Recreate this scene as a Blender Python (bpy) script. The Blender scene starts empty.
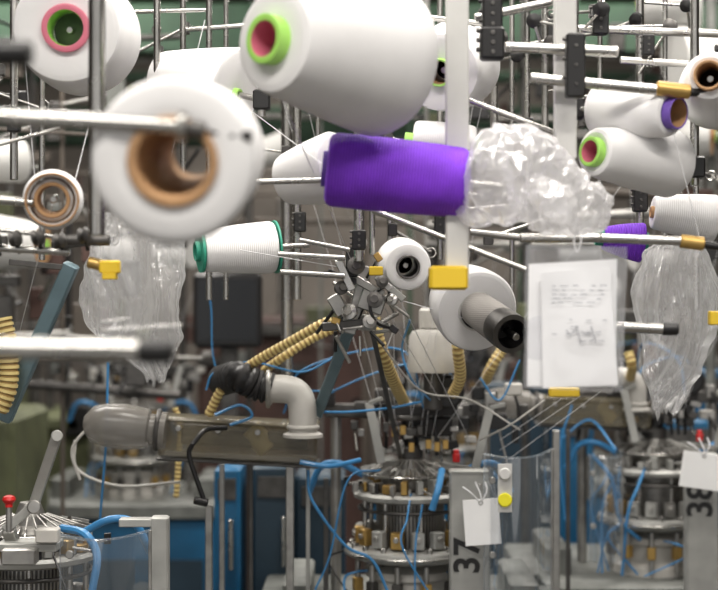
import bpy, bmesh, math, random
from math import sin, cos, pi, radians
from mathutils import Vector, Matrix, noise
R = random.Random(7)
F = 1500.0      # focal length in px for a 75 mm class lens
CAMZ = 1.6
def loc(u, v, y):
    """measured bearing + distance -> world metres"""
    return Vector(((u-359)*y/F, y, CAMZ-(v-295)*y/F))
def px(n, y): return n*y/F

# ------------------------------------------------------------------ materials
def lin(c):
    return tuple(((x/255)/12.92 if x/255 <= 0.04045 else ((x/255+0.055)/1.055)**2.4) for x in c)+(1,)
MATS = {}
def mat(name, col, rough=0.5, metal=0.0, noise_amt=0.0, nscale=20, bump=0.0, bscale=60, wave=None,
        trans=0.0, alpha=1.0, coat=0.0, sss=0.0, spec=0.5):
    m = bpy.data.materials.new(name); m.use_nodes = True
    nt = m.node_tree; b = nt.nodes['Principled BSDF']
    c = lin(col)
    b.inputs['Base Color'].default_value = c
    b.inputs['Roughness'].default_value = rough
    b.inputs['Metallic'].default_value = metal
    b.inputs['Alpha'].default_value = alpha
    b.inputs['Transmission Weight'].default_value = trans
    b.inputs['Coat Weight'].default_value = coat
    b.inputs['Specular IOR Level'].default_value = spec
    tc = nt.nodes.new('ShaderNodeTexCoord')
    if noise_amt > 0:
        n = nt.nodes.new('ShaderNodeTexNoise'); n.inputs['Scale'].default_value = nscale
        n.inputs['Detail'].default_value = 5
        nt.links.new(tc.outputs['Object'], n.inputs['Vector'])
        r = nt.nodes.new('ShaderNodeValToRGB')
        r.color_ramp.elements[0].position = 0.3; r.color_ramp.elements[1].position = 0.7
        k = 1-noise_amt
        r.color_ramp.elements[0].color = (c[0]*k, c[1]*k, c[2]*k, 1)
        k = 1+noise_amt*0.5
        r.color_ramp.elements[1].color = (min(1, c[0]*k), min(1, c[1]*k), min(1, c[2]*k), 1)
        nt.links.new(n.outputs['Fac'], r.inputs['Fac'])
        nt.links.new(r.outputs['Color'], b.inputs['Base Color'])
        if metal > 0.3:
            rr = nt.nodes.new('ShaderNodeMapRange'); rr.inputs['To Min'].default_value = max(0.1, rough-0.14); rr.inputs['To Max'].default_value = rough+0.2
            nt.links.new(n.outputs['Fac'], rr.inputs['Value']); nt.links.new(rr.outputs['Result'], b.inputs['Roughness'])
    if bump > 0 or wave:
        bp = nt.nodes.new('ShaderNodeBump'); bp.inputs['Strength'].default_value = bump
        bp.inputs['Distance'].default_value = 0.001
        if wave:
            w = nt.nodes.new('ShaderNodeTexWave'); w.bands_direction = 'Z'
            w.inputs['Scale'].default_value = wave; w.inputs['Distortion'].default_value = 1.5
            w.inputs['Detail'].default_value = 2
            nt.links.new(tc.outputs['Object'], w.inputs['Vector'])
            nt.links.new(w.outputs['Fac'], bp.inputs['Height'])
        else:
            n2 = nt.nodes.new('ShaderNodeTexNoise'); n2.inputs['Scale'].default_value = bscale
            nt.links.new(tc.outputs['Object'], n2.inputs['Vector'])
            nt.links.new(n2.outputs['Fac'], bp.inputs['Height'])
        nt.links.new(bp.outputs['Normal'], b.inputs['Normal'])
    MATS[name] = m
    return m
def film(name, col, transp, rough=0.15, diff=0.5, edge=2.0):
    m = bpy.data.materials.new(name); m.use_nodes = True
    nt = m.node_tree; nt.nodes.clear()
    out = nt.nodes.new('ShaderNodeOutputMaterial')
    t = nt.nodes.new('ShaderNodeBsdfTransparent'); t.inputs['Color'].default_value = (0.97, 0.97, 0.98, 1)
    g = nt.nodes.new('ShaderNodeBsdfGlossy'); g.inputs['Roughness'].default_value = rough
    g.inputs['Color'].default_value = (1, 1, 1, 1)
    d = nt.nodes.new('ShaderNodeBsdfDiffuse'); d.inputs['Color'].default_value = lin(col)
    tr = nt.nodes.new('ShaderNodeBsdfTranslucent'); tr.inputs['Color'].default_value = lin(col)
    a = nt.nodes.new('ShaderNodeMixShader'); a.inputs[0].default_value = 0.5
    nt.links.new(d.outputs[0], a.inputs[1]); nt.links.new(tr.outputs[0], a.inputs[2])
    b2 = nt.nodes.new('ShaderNodeMixShader'); b2.inputs[0].default_value = 1-diff
    nt.links.new(a.outputs[0], b2.inputs[1]); nt.links.new(g.outputs[0], b2.inputs[2])
    # more opaque at grazing angles, as real film is
    lw = nt.nodes.new('ShaderNodeLayerWeight'); lw.inputs['Blend'].default_value = 0.35
    mr = nt.nodes.new('ShaderNodeMapRange'); mr.inputs['To Min'].default_value = 1-transp
    mr.inputs['To Max'].default_value = min(1, (1-transp)*edge+0.1)
    nt.links.new(lw.outputs['Facing'], mr.inputs['Value'])
    c = nt.nodes.new('ShaderNodeMixShader')
    nt.links.new(mr.outputs['Result'], c.inputs[0])
    nt.links.new(t.outputs[0], c.inputs[1]); nt.links.new(b2.outputs[0], c.inputs[2])
    nt.links.new(c.outputs[0], out.inputs[0])
    MATS[name] = m
mat('yarn_white', (226, 225, 225), 0.95, bump=0.18, wave=90, noise_amt=0.06, nscale=12, spec=.15)
mat('yarn_grey', (204, 203, 200), 0.95, bump=0.15, wave=90, spec=.15)
mat('yarn_dark', (150, 146, 142), 0.85, bump=0.3, wave=90)
mat('yarn_purple', (128, 60, 214), 0.65, bump=0.9, wave=75, noise_amt=0.22, nscale=22, spec=.3)
mat('cardboard', (172, 134, 96), 0.8, noise_amt=0.15)
mat('ring_green', (160, 212, 100), 0.5)
mat('ring_pink', (205, 110, 130), 0.5)
mat('ring_teal', (50, 150, 125), 0.5)
mat('ring_purple', (110, 80, 170), 0.5)
mat('chrome', (184, 182, 178), 0.24, 1.0, noise_amt=.15, nscale=18)
mat('steel', (172, 170, 166), 0.36, 0.85, noise_amt=0.28, nscale=30)
mat('steel_dark', (92, 90, 88), 0.42, 0.7, noise_amt=0.35, nscale=30)
mat('alu', (172, 172, 168), 0.5, 0.45, noise_amt=0.18)
mat('greypaint', (118, 120, 116), 0.5, 0.1, noise_amt=0.3)
mat('bluegrey', (104, 126, 134), 0.45, 0.3, noise_amt=0.15)
mat('white_paint', (206, 205, 202), 0.45, noise_amt=0.06)
mat('black', (24, 23, 24), 0.4)
mat('black_matte', (36, 34, 34), 0.7, noise_amt=0.2)
mat('yellow', (226, 190, 44), 0.45)
mat('brass', (190, 156, 92), 0.35, 0.75, noise_amt=0.2)
mat('blue_tube', (60, 130, 184), 0.4, coat=0.1)
mat('blue_paint', (26, 92, 132), 0.45, noise_amt=0.3, nscale=6)
mat('blue_dark', (38, 58, 72), 0.5, noise_amt=0.2, nscale=6)
mat('hose_yellow', (224, 202, 136), 0.45)
mat('hose_groove', (156, 128, 76), 0.6)
mat('pvc_grey', (190, 187, 181), 0.4, noise_amt=0.12)
mat('smoky', (118, 110, 90), 0.2, alpha=0.58, noise_amt=0.25, nscale=10)
mat('smoky_pipe', (140, 136, 130), 0.25, alpha=0.66, noise_amt=0.2, nscale=8)
mat('paper', (248, 248, 248), 0.8, noise_amt=0.02)
mat('ink', (150, 152, 160), 0.8)
mat('olive', (94, 98, 70), 0.6, noise_amt=0.3, nscale=8)
mat('green_dark', (48, 76, 56), 0.6, noise_amt=0.25, nscale=8)
mat('maroon', (82, 60, 54), 0.7, noise_amt=0.3, nscale=6)
mat('brown_paint', (88, 80, 72), 0.6, noise_amt=0.2, nscale=6)
mat('red', (200, 30, 30), 0.4)
mat('sticker', (235, 225, 30), 0.5)
mat('wall_plaster', (132, 125, 118), 0.9, noise_amt=0.35, nscale=2, bump=0.2)
mat('concrete', (106, 102, 96), 0.8, noise_amt=0.25, nscale=3, bump=0.2)
mat('ceiling_paint', (130, 130, 126), 0.9, noise_amt=0.1, nscale=3)
mat('screen', (20, 22, 26), 0.2)
mat('thread', (214, 214, 216), 0.7)
film('bag_film', (246, 245, 245), 0.62, 0.18, 0.80, 2.2)
film('bag_clear', (240, 240, 239), 0.74, 0.22, 0.76, 2.4)
film('acrylic', (205, 222, 235), 0.80, 0.05, 0.30, 2.4)
film('sleeve_film', (246, 247, 250), 0.84, 0.12, 0.60)
m = bpy.data.materials.new('lamp_glow'); m.use_nodes = True
m.node_tree.nodes['Principled BSDF'].inputs['Emission Color'].default_value = (1, 0.98, 0.94, 1)
m.node_tree.nodes['Principled BSDF'].inputs['Emission Strength'].default_value = 6
MATS['lamp_glow'] = m

# ------------------------------------------------------------------ mesh builder
def frame(d):
    d = d.normalized()
    a = Vector((0, 0, 1)) if abs(d.z) < 0.9 else Vector((1, 0, 0))
    x = d.cross(a).normalized(); y = d.cross(x).normalized()
    return x, y
def catmull(pts, n=8):
    pts = [Vector(p) for p in pts]
    if len(pts) < 3: return pts
    P = [pts[0]*2-pts[1]]+pts+[pts[-1]*2-pts[-2]]
    out = []
    for i in range(1, len(P)-2):
        a, b, c, d = P[i-1], P[i], P[i+1], P[i+2]
        for k in range(n):
            t = k/n
            out.append(0.5*((2*b)+(c-a)*t+(2*a-5*b+4*c-d)*t*t+(3*b-a-3*c+d)*t**3))
    out.append(pts[-1]); return out
class B:
    def __init__(s): s.v = []; s.f = []; s.m = []; s.mats = []
    def mi(s, n):
        if n not in s.mats: s.mats.append(n)
        return s.mats.index(n)
    def rings(s, rings, m, closed=True, cap0=True, cap1=True, mseq=None):
        base = len(s.v); n = len(rings[0]); mi = s.mi(m)
        for r in rings: s.v += [tuple(p) for p in r]
        for i in range(len(rings)-1):
            mm = s.mi(mseq[i]) if mseq else mi
            for j in range(n if closed else n-1):
                k = (j+1) % n
                s.f.append((base+i*n+j, base+i*n+k, base+(i+1)*n+k, base+(i+1)*n+j)); s.m.append(mm)
        if closed and cap0: s.f.append(tuple(base+j for j in range(n))[::-1]); s.m.append(s.mi(mseq[0]) if mseq else mi)
        if closed and cap1:
            o = base+(len(rings)-1)*n
            s.f.append(tuple(o+j for j in range(n))); s.m.append(s.mi(mseq[-1]) if mseq else mi)
    def lathe(s, p0, axis, prof, m, seg=24, mseq=None, cap0=True, cap1=True):
        p0 = Vector(p0); ax = Vector(axis).normalized(); x, y = frame(ax)
        rs = [[p0+ax*t+(x*cos(2*pi*j/seg)+y*sin(2*pi*j/seg))*max(r, 1e-5) for j in range(seg)] for r, t in prof]
        s.rings(rs, m, mseq=mseq, cap0=cap0, cap1=cap1)
    def cyl(s, p, q, r, m, r2=None, seg=14):
        p = Vector(p); q = Vector(q); L = (q-p).length
        if L < 1e-6: return
        r2 = r if r2 is None else r2
        c = min(r*0.18, L*0.2)
        s.lathe(p, q-p, [(r-c, 0), (r, c), (r2, L-c), (max(r2-c, 1e-4), L)], m, seg)
    def sweep(s, pts, r, m, seg=8, n=8, smooth=True, flat=None):
        P = catmull(pts, n) if smooth else [Vector(p) for p in pts]
        s._sweep(P, [r]*len(P) if not hasattr(r, '__len__') else r, m, seg, flat)
    def _sweep(s, P, rad, m, seg, flat=None, mseq=None, cap=True):
        x = None; rs = []
        for i, p in enumerate(P):
            t = (P[min(i+1, len(P)-1)]-P[max(i-1, 0)])
            t = t.normalized() if t.length > 1e-9 else Vector((0, 0, 1))
            if x is None: x, y = frame(t)
            else:
                x = (x-t*x.dot(t)); x = x.normalized() if x.length > 1e-6 else frame(t)[0]
                y = t.cross(x)
            y = t.cross(x)
            rs.append([p+(x*cos(2*pi*j/seg)+y*sin(2*pi*j/seg))*rad[i] for j in range(seg)])
        s.rings(rs, m, mseq=mseq, cap0=cap, cap1=cap)
    def hose(s, pts, r, pitch=0.011, seg=14, ma='hose_yellow', mb='hose_groove'):
        P = catmull(pts, 40)
        # resample
        L = [0]
        for i in range(1, len(P)): L.append(L[-1]+(P[i]-P[i-1]).length)
        n = max(2, int(L[-1]/pitch)); Q = []; rad = []; ms = []
        offs = [(0.0, 1.0), (0.5, 1.0), (0.62, 0.86), (0.88, 0.86)]
        k = 0
        for i in range(n):
            for o, rr in offs:
                t = min((i+o)*pitch, L[-1])
                while k < len(L)-2 and L[k+1] < t: k += 1
                f = (t-L[k])/max(1e-9, L[k+1]-L[k]); Q.append(P[k].lerp(P[k+1], f)); rad.append(r*rr)
                ms.append(ma if rr > 0.9 and o < 0.3 else mb)
        s._sweep(Q, rad, ma, seg, mseq=ms[:-1])
    def box(s, c, size, m, rot=None, bev=None):
        c = Vector(c); hx, hy, hz = [k/2 for k in size]
        b = min(hx, hy, hz)*0.2 if bev is None else bev
        b = min(b, min(hx, hy, hz)*0.9)
        M = rot if rot is not None else Matrix.Identity(3)
        rs = []
        for (z, k) in ((-hz, b), (-hz+b, 0), (hz-b, 0), (hz, b)):
            X = hx-k; Y = hy-k
            q = b
            loop = [(X-q, -Y), (X, -Y+q), (X, Y-q), (X-q, Y), (-X+q, Y), (-X, Y-q), (-X, -Y+q), (-X+q, -Y)]
            rs.append([c+M@Vector((a, e, z)) for a, e in loop])
        s.rings(rs, m)
    def bar(s, p, q, w, t, m, side=None):
        """flat bar from p to q, width w (in the picture-ish plane), thickness t"""
        p = Vector(p); q = Vector(q); z = (q-p).normalized()
        y = Vector((0, 1, 0)) if side is None else Vector(side)
        y = (y-z*y.dot(z)).normalized(); x = y.cross(z)
        M = Matrix((x, y, z)).transposed()
        s.box((p+q)/2, (w, t, (q-p).length), m, M)
    def torus(s, c, axis, Rr, r, m, seg=32, ms=8):
        prof = [(Rr+r*cos(2*pi*k/ms), r*sin(2*pi*k/ms)) for k in range(ms+1)]
        s.lathe(c, axis, prof, m, seg, cap0=False, cap1=False)
    def make(s, name, parent=None, sharp=38):
        me = bpy.data.meshes.new(name)
        V = [Vector(p) for p in s.v]
        lo = Vector([min(p[i] for p in V) for i in range(3)]); hi = Vector([max(p[i] for p in V) for i in range(3)])
        o = (lo+hi)/2
        me.from_pydata([p-o for p in V], [], s.f)
        for n in s.mats: me.materials.append(MATS[n])
        me.polygons.foreach_set('material_index', s.m)
        me.polygons.foreach_set('use_smooth', [True]*len(s.f))
        me.update()
        bm = bmesh.new(); bm.from_mesh(me); bmesh.ops.recalc_face_normals(bm, faces=bm.faces); bm.to_mesh(me); bm.free()
        me.set_sharp_from_angle(angle=radians(sharp))
        ob = bpy.data.objects.new(name, me); bpy.context.scene.collection.objects.link(ob)
        ob.location = o
        if parent:
            ob.parent = parent; ob.matrix_parent_inverse = Matrix.Translation(-parent.location)
        return ob
def empty(name, p=(0, 0, 0)):
    e = bpy.data.objects.new(name, None); e.empty_display_size = 0.1
    e.location = p; bpy.context.scene.collection.objects.link(e); return e

# ------------------------------------------------------------------ room
b = B(); b.box((0, 3.5, -0.05), (14, 15, 0.1), 'concrete', bev=0.001); b.make('floor')
b = B(); b.box((0, 3.5, 3.55), (14, 15, 0.1), 'ceiling_paint', bev=0.001); b.make('ceiling')
b = B(); b.box((0, 9.05, 1.75), (14, 0.1, 3.5), 'wall_plaster', bev=0.001); b.make('wall_back')
b = B(); b.box((-5.05, 3.5, 1.75), (0.1, 11, 3.5), 'wall_plaster', bev=0.001); b.make('wall_left')
b = B(); b.box((5.05, 3.5, 1.75), (0.1, 11, 3.5), 'wall_plaster', bev=0.001); b.make('wall_right')
b = B(); b.box((0, 8.98, 0.08), (10, 0.03, 0.16), 'steel_dark'); b.make('baseboard_back')

# ------------------------------------------------------------------ yarn cones
rack = B()     # front creel steelwork
def cone(A, rA, Bp, rB, yarn='yarn_white', core=('ring_green', 'ring_pink'), rc=None, rcB=None, prot=0.012,
         flangeB=None, name='yarn_cone', spindle=True, pole=True, target=None, wall=0.004, plug='black'):
    """A/B = (u,v,dist) of the two end-face centres, radii in px at that distance"""
    a = loc(*A); q = loc(*Bp); ra = px(rA, A[2]); rb = px(rB, Bp[2])
    ax = q-a; L = ax.length; ax.normalize()
    rc = px(rc, A[2]) if rc else ra*0.4
    rcB = px(rcB, Bp[2]) if rcB else rc*1.35 if rb >= ra else rc*0.8
    g = B()
    e = min(0.012, ra*0.2)
    def cr(t): return rc+(rcB-rc)*(t/L)
    prof = [(cr(0), 0.003), (ra-e, 0), (ra-e*0.3, e*0.3), (ra, e)]
    for k in range(1, 8):
        t = k/8; prof.append((ra+(rb-ra)*t+0.0015*sin(pi*t), e+(L-2*e)*t))
    prof += [(rb, L-e), (rb-e*0.3, L-e*0.3), (rb-e, L), (cr(L), L-0.003)]
    Z = Vector((0, 0, 1)); O = Vector((0, 0, -L/2))
    g.lathe(O, Z, prof, yarn, 56, cap0=False, cap1=False)
    # hollow core
    p2 = [(cr(0), 0.01), (cr(0), -prot), (cr(0)-wall*0.3, -prot-0.001), (cr(0)-wall, -prot), (cr(0)-wall*1.2, 0.006)]
    p2 += [(cr(L)-wall, L+prot*0.6), (cr(L), L+prot*0.6), (cr(L), L-0.01)]
    g.lathe(O, Z, p2, core[0], 40, mseq=[core[0]]*3+[core[1]]*2+[core[0]]*2, cap0=False, cap1=False)
    if flangeB:
        g.lathe(O, Z, [(cr(L), L+0.001), (rb+0.001, L+0.001), (rb+0.001, L+0.004), (cr(L), L+0.004)], flangeB, 48, cap0=False, cap1=False)
        g.lathe(O, Z, [(cr(0), -0.005), (ra+0.001, -0.005), (ra+0.001, 0), (cr(0), 0)], flangeB, 48, cap0=False, cap1=False)
    ob = g.make(name)
    # object frame z -> axis
    c0 = (a+q)/2
    rot = Z.rotation_difference(ax).to_matrix().to_4x4()
    ob.matrix_world = Matrix.Translation(c0) @ rot @ Matrix.Translation(ob.location)
    if spindle:
        s1 = q+ax*(0.05+R.uniform(0, 0.03))
        (target or rack).cyl(a+ax*0.03, s1, 0.0055, 'chrome')
        if plug: (target or rack).lathe(a+ax*0.05, ax, [(0.005, 0), (cr(0)*0.8, 0.01), (cr(0)*0.8, 0.018), (0.005, 0.03)], plug, 20)
        if pole:
            (target or rack).cyl(s1+Vector((0, 0.0, -0.03)), (s1.x, s1.y, 3.5), 0.007, 'chrome')
            (target or rack).box(s1, (0.03, 0.03, 0.035), 'black')
    return ob
GP = ('ring_green', 'ring_pink'); PG = ('ring_pink', 'ring_green')
CB = ('cardboard', 'cardboard')
cone((66, 28, 2.30), 55, (84, 38, 2.46), 58, core=PG, rc=24, pole=False, wall=.009, prot=.006, plug='greypaint')
cone((160, 76, 2.75), 26, (236, 94, 2.68), 46, core=('ring_green', 'ring_green'), rc=10, rcB=6)
cone((272, 40, 2.00), 54, (383, 60, 2.16), 77, core=('ring_green', 'ring_pink'), rc=25, prot=0.016, wall=0.009)
cone((327, 169, 2.2), 37, (467, 183, 2.2), 35, yarn='yarn_purple', core=('ring_purple', 'black'), rc=18, prot=0.006, pole=False)
cone((286, 180, 2.42), 26, (340, 166, 2.36), 36, core=('ring_green', 'cardboard'), rc=8, rcB=6, prot=0.002, pole=False)
cone((172, 162, 1.50), 84, (196, 152, 1.66), 70, core=CB, rc=46, rcB=30, prot=0.0, wall=0.008, spindle=False)
cone((52, 200, 2.2), 29, (54, 199, 2.25), 29, core=CB, rc=27, rcB=27, prot=0.004, wall=0.003, pole=False, plug=None)
cone((52, 200, 2.21), 22, (54, 199, 2.26), 20, core=CB, rc=18, rcB=16, prot=0.004, wall=0.005, pole=False, plug=None)
cone((202, 251, 2.66), 21, (274, 247, 2.70), 26, core=('ring_teal', 'ring_teal'), rc=10, flangeB='ring_teal', pole=False)
cone((408, 267, 2.72), 24, (400, 262, 2.82), 25, core=('steel_dark', 'black'), rc=12, prot=0.004, pole=False)
cone((478, 312, 2.62), 42, (462, 298, 2.72), 36, core=('yarn_grey', 'steel_dark'), rc=20, prot=0.0, pole=False)
cone((672, 113, 2.28), 24, (600, 110, 2.38), 28, core=('ring_purple', 'cardboard'), rc=16, rcB=12, prot=0.012, wall=.003, plug='cardboard')
cone((594, 152, 2.3), 25, (672, 164, 2.40), 34, core=GP, rc=15, prot=0.010, wall=0.006)
cone((709, 76, 2.25), 24, (716, 92, 2.42), 38, core=CB, rc=15, pole=False)
cone((652, 212, 2.6), 17, (716, 219, 2.6), 24, core=CB, rc=6, prot=.002, pole=False)
cone((603, 238, 2.6), 12, (643, 243, 2.6), 20, yarn='yarn_purple', core=('ring_teal', 'black'), rc=8, pole=False)
cone((440, 72, 2.42), 40, (458, 64, 2.56), 44, core=('ring_green', 'cardboard'), rc=14, pole=False)
cone((412, 142, 2.45), 22, (474, 150, 2.45), 24, core=('ring_green', 'cardboard'), rc=9, pole=False)
# grey protruding bobbin through the disc cone
g = B()
a = loc(476, 308, 2.62); q = loc(512, 334, 2.47); ax = (q-a)
g.lathe(a, ax, [(px(16, 2.6), 0), (px(18, 2.6), 0.01), (px(19, 2.6), ax.length*0.72), (px(20, 2.5), ax.length*0.78), (px(20, 2.5), ax.length), (px(15, 2.5), ax.length), (px(13, 2.5), ax.length*0.7)], 'steel_dark', 32,
        mseq=['steel', 'yarn_dark', 'steel_dark', 'steel_dark', 'steel_dark', 'black'])
g.cyl(q-ax*.2, q+ax*.12, .006, 'chrome')
g.make('yarn_bobbin')

# ------------------------------------------------------------------ creel steelwork (front)
def rod(u1, v1, u2, v2, w, d, m='chrome', d2=None, t=None):
    d2 = d if d2 is None else d2
    (t or rack).cyl(loc(u1, v1, d), loc(u2, v2, d2), px(w/2, d), m)
def vpole(u, v0, w, d, m='chrome'):
    p = loc(u, v0, d); rack.cyl(p, (p.x, p.y, 3.5), px(w/2, d), m)
def clamp(u, v, w, h, d, m='black'):
    c = loc(u, v, d); W = px(w, d); H = px(h, d)
    rack.box(c, (W, W*0.9, H), m)
    for k in (-1, 0, 1):
        rack.cyl(c+Vector((0, -W*0.42, k*H*0.3)), c+Vector((0, -W*0.52, k*H*0.3)), W*0.10, 'steel_dark')
        rack.cyl(c+Vector((-W*0.4, 0, k*H*0.3+H*0.12)), c+Vector((-W*0.66, 0, k*H*0.3+H*0.12)), W*0.1, 'steel_dark')
vpole(97, 236, 17, 2.05)
for u, v0, w, d in [(14, 180, 8, 2.5), (157, 190, 7, 2.7), (183, 200, 6, 2.8), (297, 300, 9, 2.9), (287, 380, 12, 3.2), (359, 262, 11, 2.65), (372, 255, 6, 2.8),
                    (494, 170, 8, 2.6), (527, 210, 6, 2.7), (545, 230, 7, 2.8), (640, 232, 8, 2.7), (696, 310, 6, 2.7), (390, 250, 6, 2.9), (600, 230, 5, 2.8),
                    (226, 300, 5, 2.9), (209, 300, 6, 2.9), (42, 260, 6, 2.7), (665, 240, 5, 2.9), (512, 290, 5, 2.9), (440, 260, 6, 2.9), (318, 140, 5, 2.8)]:
    vpole(u, v0, w, d)
rod(0, 117, 185, 127, 17, 1.5); rod(-200, 107, 2, 117, 17, 1.5)
# foreground tensioner tip
rod(182, 127, 206, 131, 20, 1.5, 'steel_dark'); rod(203, 131, 232, 135, 9, 1.5, 'black'); rod(230, 135, 252, 137, 13, 1.5, 'black_matte')
rack.lathe(loc(176, 126, 1.5), (1, 0, -0.05), [(0.005, 0), (0.016, 0.002), (0.016, 0.01), (0.006, 0.014)], 'steel', 24)
rod(-200, 345, 142, 351, 22, 1.3); rod(138, 351, 174, 351, 27, 1.3, 'black')
rod(-200, 50, -5, 53, 18, 1.3); rod(-5, 53, 32, 53, 26, 1.3, 'black')
# connect foreground rods to an upright left of the view
p = loc(-190, 600, 1.3); rack.cyl((p.x, 1.3, 0), (p.x, 1.3, 3.5), 0.014, 'chrome')
p = loc(-190, 600, 1.5); rack.cyl((p.x, 1.5, 0), (p.x, 1.5, 3.5), 0.014, 'chrome')
# white flat uprights
def upright(u, vb, w, d, cap=True):
    p = loc(u, vb, d); W = px(w, d)
    rack.bar(p, (p.x, p.y, 3.5), W, 0.022, 'white_paint')
    if cap:
        rack.box(loc(u-9, vb-7, d-0.01), (px(38, d), 0.045, px(24, d)), 'yellow', bev=0.004)
upright(457, 285, 23, 2.2); upright(565, 160, 22, 2.3, cap=False)
rod(505, 47, 618, 52, 11, 2.28); rod(530, 78, 660, 90, 11, 2.26); rod(656, 88, 690, 92, 15, 2.26, 'brass'); rod(685, 92, 716, 93, 9, 2.26, 'black')
rod(475, 18, 552, 2, 9, 2.3); rod(468, 100, 560, 135, 6, 2.35); rod(350, 8, 500, 26, 6, 2.5)
rod(560, 28, 720, 34, 8, 2.5); rod(620, 60, 720, 66, 7, 2.4)
rod(600, 238, 682, 241, 10, 2.22); rod(680, 241, 704, 244, 14, 2.22, 'brass'); rod(700, 244, 722, 247, 8, 2.22, 'black')
rod(520, 238, 602, 238, 10, 2.26); rod(470, 232, 524, 238, 7, 2.3)
rod(622, 327, 664, 329, 11, 2.2); rod(662, 329, 678, 329, 13, 2.2, 'black'); rod(540, 322, 624, 327, 11, 2.34)
rod(372, 210, 526, 270, 6, 2.4); rod(278, 254, 345, 258, 6, 2.64); rod(280, 272, 345, 276, 6, 2.64)
rod(130, 12, 206, 10, 4, 2.7); rod(180, 30, 250, 25, 5, 2.9); rod(0, 200, 34, 203, 9, 2.2)
rod(-40, 225, 84, 240, 5, 2.2); rod(-40, 246, 70, 252, 8, 2.2); rod(-20, 150, 60, 128, 4, 2.3); rod(60, 240, 110, 240, 12, 2.2, 'steel_dark')
rod(255, 182, 332, 180, 6, 2.3); rod(300, 240, 350, 250, 5, 2.6)
clamp(492, 15, 20, 34, 2.25); clamp(492, 44, 24, 32, 2.24); clamp(575, 66, 19, 64, 2.24); clamp(648, 45, 12, 20, 2.4); clamp(692, 168, 9, 20, 2.6)
clamp(600, 20, 16, 30, 2.5); clamp(527, 130, 12, 24, 2.68); clamp(14, 120, 12, 24, 2.48); clamp(359, 240, 14, 20, 2.6); clamp(640, 200, 14, 24, 2.66)
clamp(300, 222, 12, 20, 2.88); clamp(440, 225, 12, 26, 2.88); clamp(157, 145, 12, 26, 2.68)
# yarn guides / tension discs on left rail
for u in (-5, 15, 38, 60, 84):
    c = loc(u, 238+R.uniform(-3, 3), 2.18)
    rack.lathe(c, (1, -.4, 0.2), [(0.003, -0.01), (0.012, -0.005), (0.004, 0), (0.012, 0.005), (0.003, 0.01)], 'steel_dark', 18)
    rack.cyl(c, c+Vector((0, 0.03, -0.02)), 0.003, 'black')
rod(88, 262, 104, 266, 12, 2.2, 'brass'); rack.box(loc(110, 267, 2.2), (px(20, 2.2), 0.02, px(13, 2.2)), 'yellow')
rack.box(loc(110, 276, 2.2), (px(14, 2.2), 0.02, px(7, 2.2)), 'yellow')
rack.box(loc(376, 271, 2.6), (px(14, 2.6), 0.02, px(9, 2.6)), 'yellow')
rack.box(loc(714, 318, 2.3), (px(10, 2.3), 0.02, px(14, 2.3)), 'yellow')
rack.box(loc(564, 392, 2.3), (px(30, 2.3), 0.02, px(9, 2.3)), 'yellow')
# top feeders with rings along upper bars (right)
for k in range(14):
    u = 500+k*17; v = 8+R.uniform(-6, 120)*R.random(); d = R.uniform(2.4, 2.9)
    c = loc(u, v, d)
    rack.lathe(c, (R.uniform(-1, 1), -1, R.uniform(-.5, .5)), [(0.003, -0.01), (0.012, -0.006), (0.005, 0), (0.012, 0.006), (0.003, 0.01)], R.choice(['steel_dark', 'black']), 16)
    rack.cyl(c, c+Vector((R.uniform(-.05, .05), 0.02, R.uniform(-.1, .02))), 0.0025, 'chrome')
    rack.cyl(c, c+Vector((R.uniform(-.1, .1), 0.02, R.uniform(-.02, .04))), 0.0025, 'chrome')
for k in range(34):
    u = R.choice([R.uniform(130, 250), R.uniform(280, 330), R.uniform(470, 715), R.uniform(0, 80), R.uniform(360, 440)])
    v = R.uniform(0, 250); d = R.uniform(2.65, 3.0)
    c = loc(u, v, d); e = c+Vector((R.uniform(-.18, .18), R.uniform(-.04, .04), R.uniform(-.05, .05)))
    rack.cyl(c, e, R.uniform(0.002, 0.0045), R.choice(['chrome', 'steel_dark', 'steel']))
    rack.box(c, (0.018, 0.018, 0.024), R.choice(['black', 'steel_dark']))
    if R.random() < .5: rack.torus(e, (0.3, 1, 0), 0.009, 0.0018, 'chrome', 16, 6)
# long blue-grey struts
rack.bar(loc(72, 264, 2.5), loc(4, 420, 2.55), px(15, 2.5), 0.025, 'bluegrey')
rack.bar(loc(70, 268, 2.5), loc(10, 262, 2.5), px(6, 2.5), 0.02, 'steel_dark')
# fine yarns running through the guides
for (a1, b1, d1, a2, b2, d2) in [(265, 60, 2.0, 352, 262, 2.66), (118, 10, 2.5, 60, 240, 2.2), (52, 205, 2.2, 20, 330, 2.6), (240, 250, 2.6, 345, 268, 2.66), (600, 150, 2.3, 540, 230, 2.7), (670, 118, 2.28, 700, 240, 2.3),
                                 (470, 320, 2.6, 400, 300, 2.7), (330, 170, 2.2, 250, 110, 2.7), (380, 300, 2.7, 440, 400, 3.1), (400, 300, 2.7, 470, 440, 3.1), (560, 400, 3, 500, 440, 3.1), (580, 396, 3, 500, 450, 3.1), (600, 392, 3, 505, 462, 3.1), (20, 0, 2.5, 40, 240, 2.3), (205, 20, 2.8, 160, 200, 2.7)]:
    rack.cyl(loc(a1, b1, d1), loc(a2, b2, d2), .0007, 'thread', seg=5)
rack.make('creel_rack')

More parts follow.
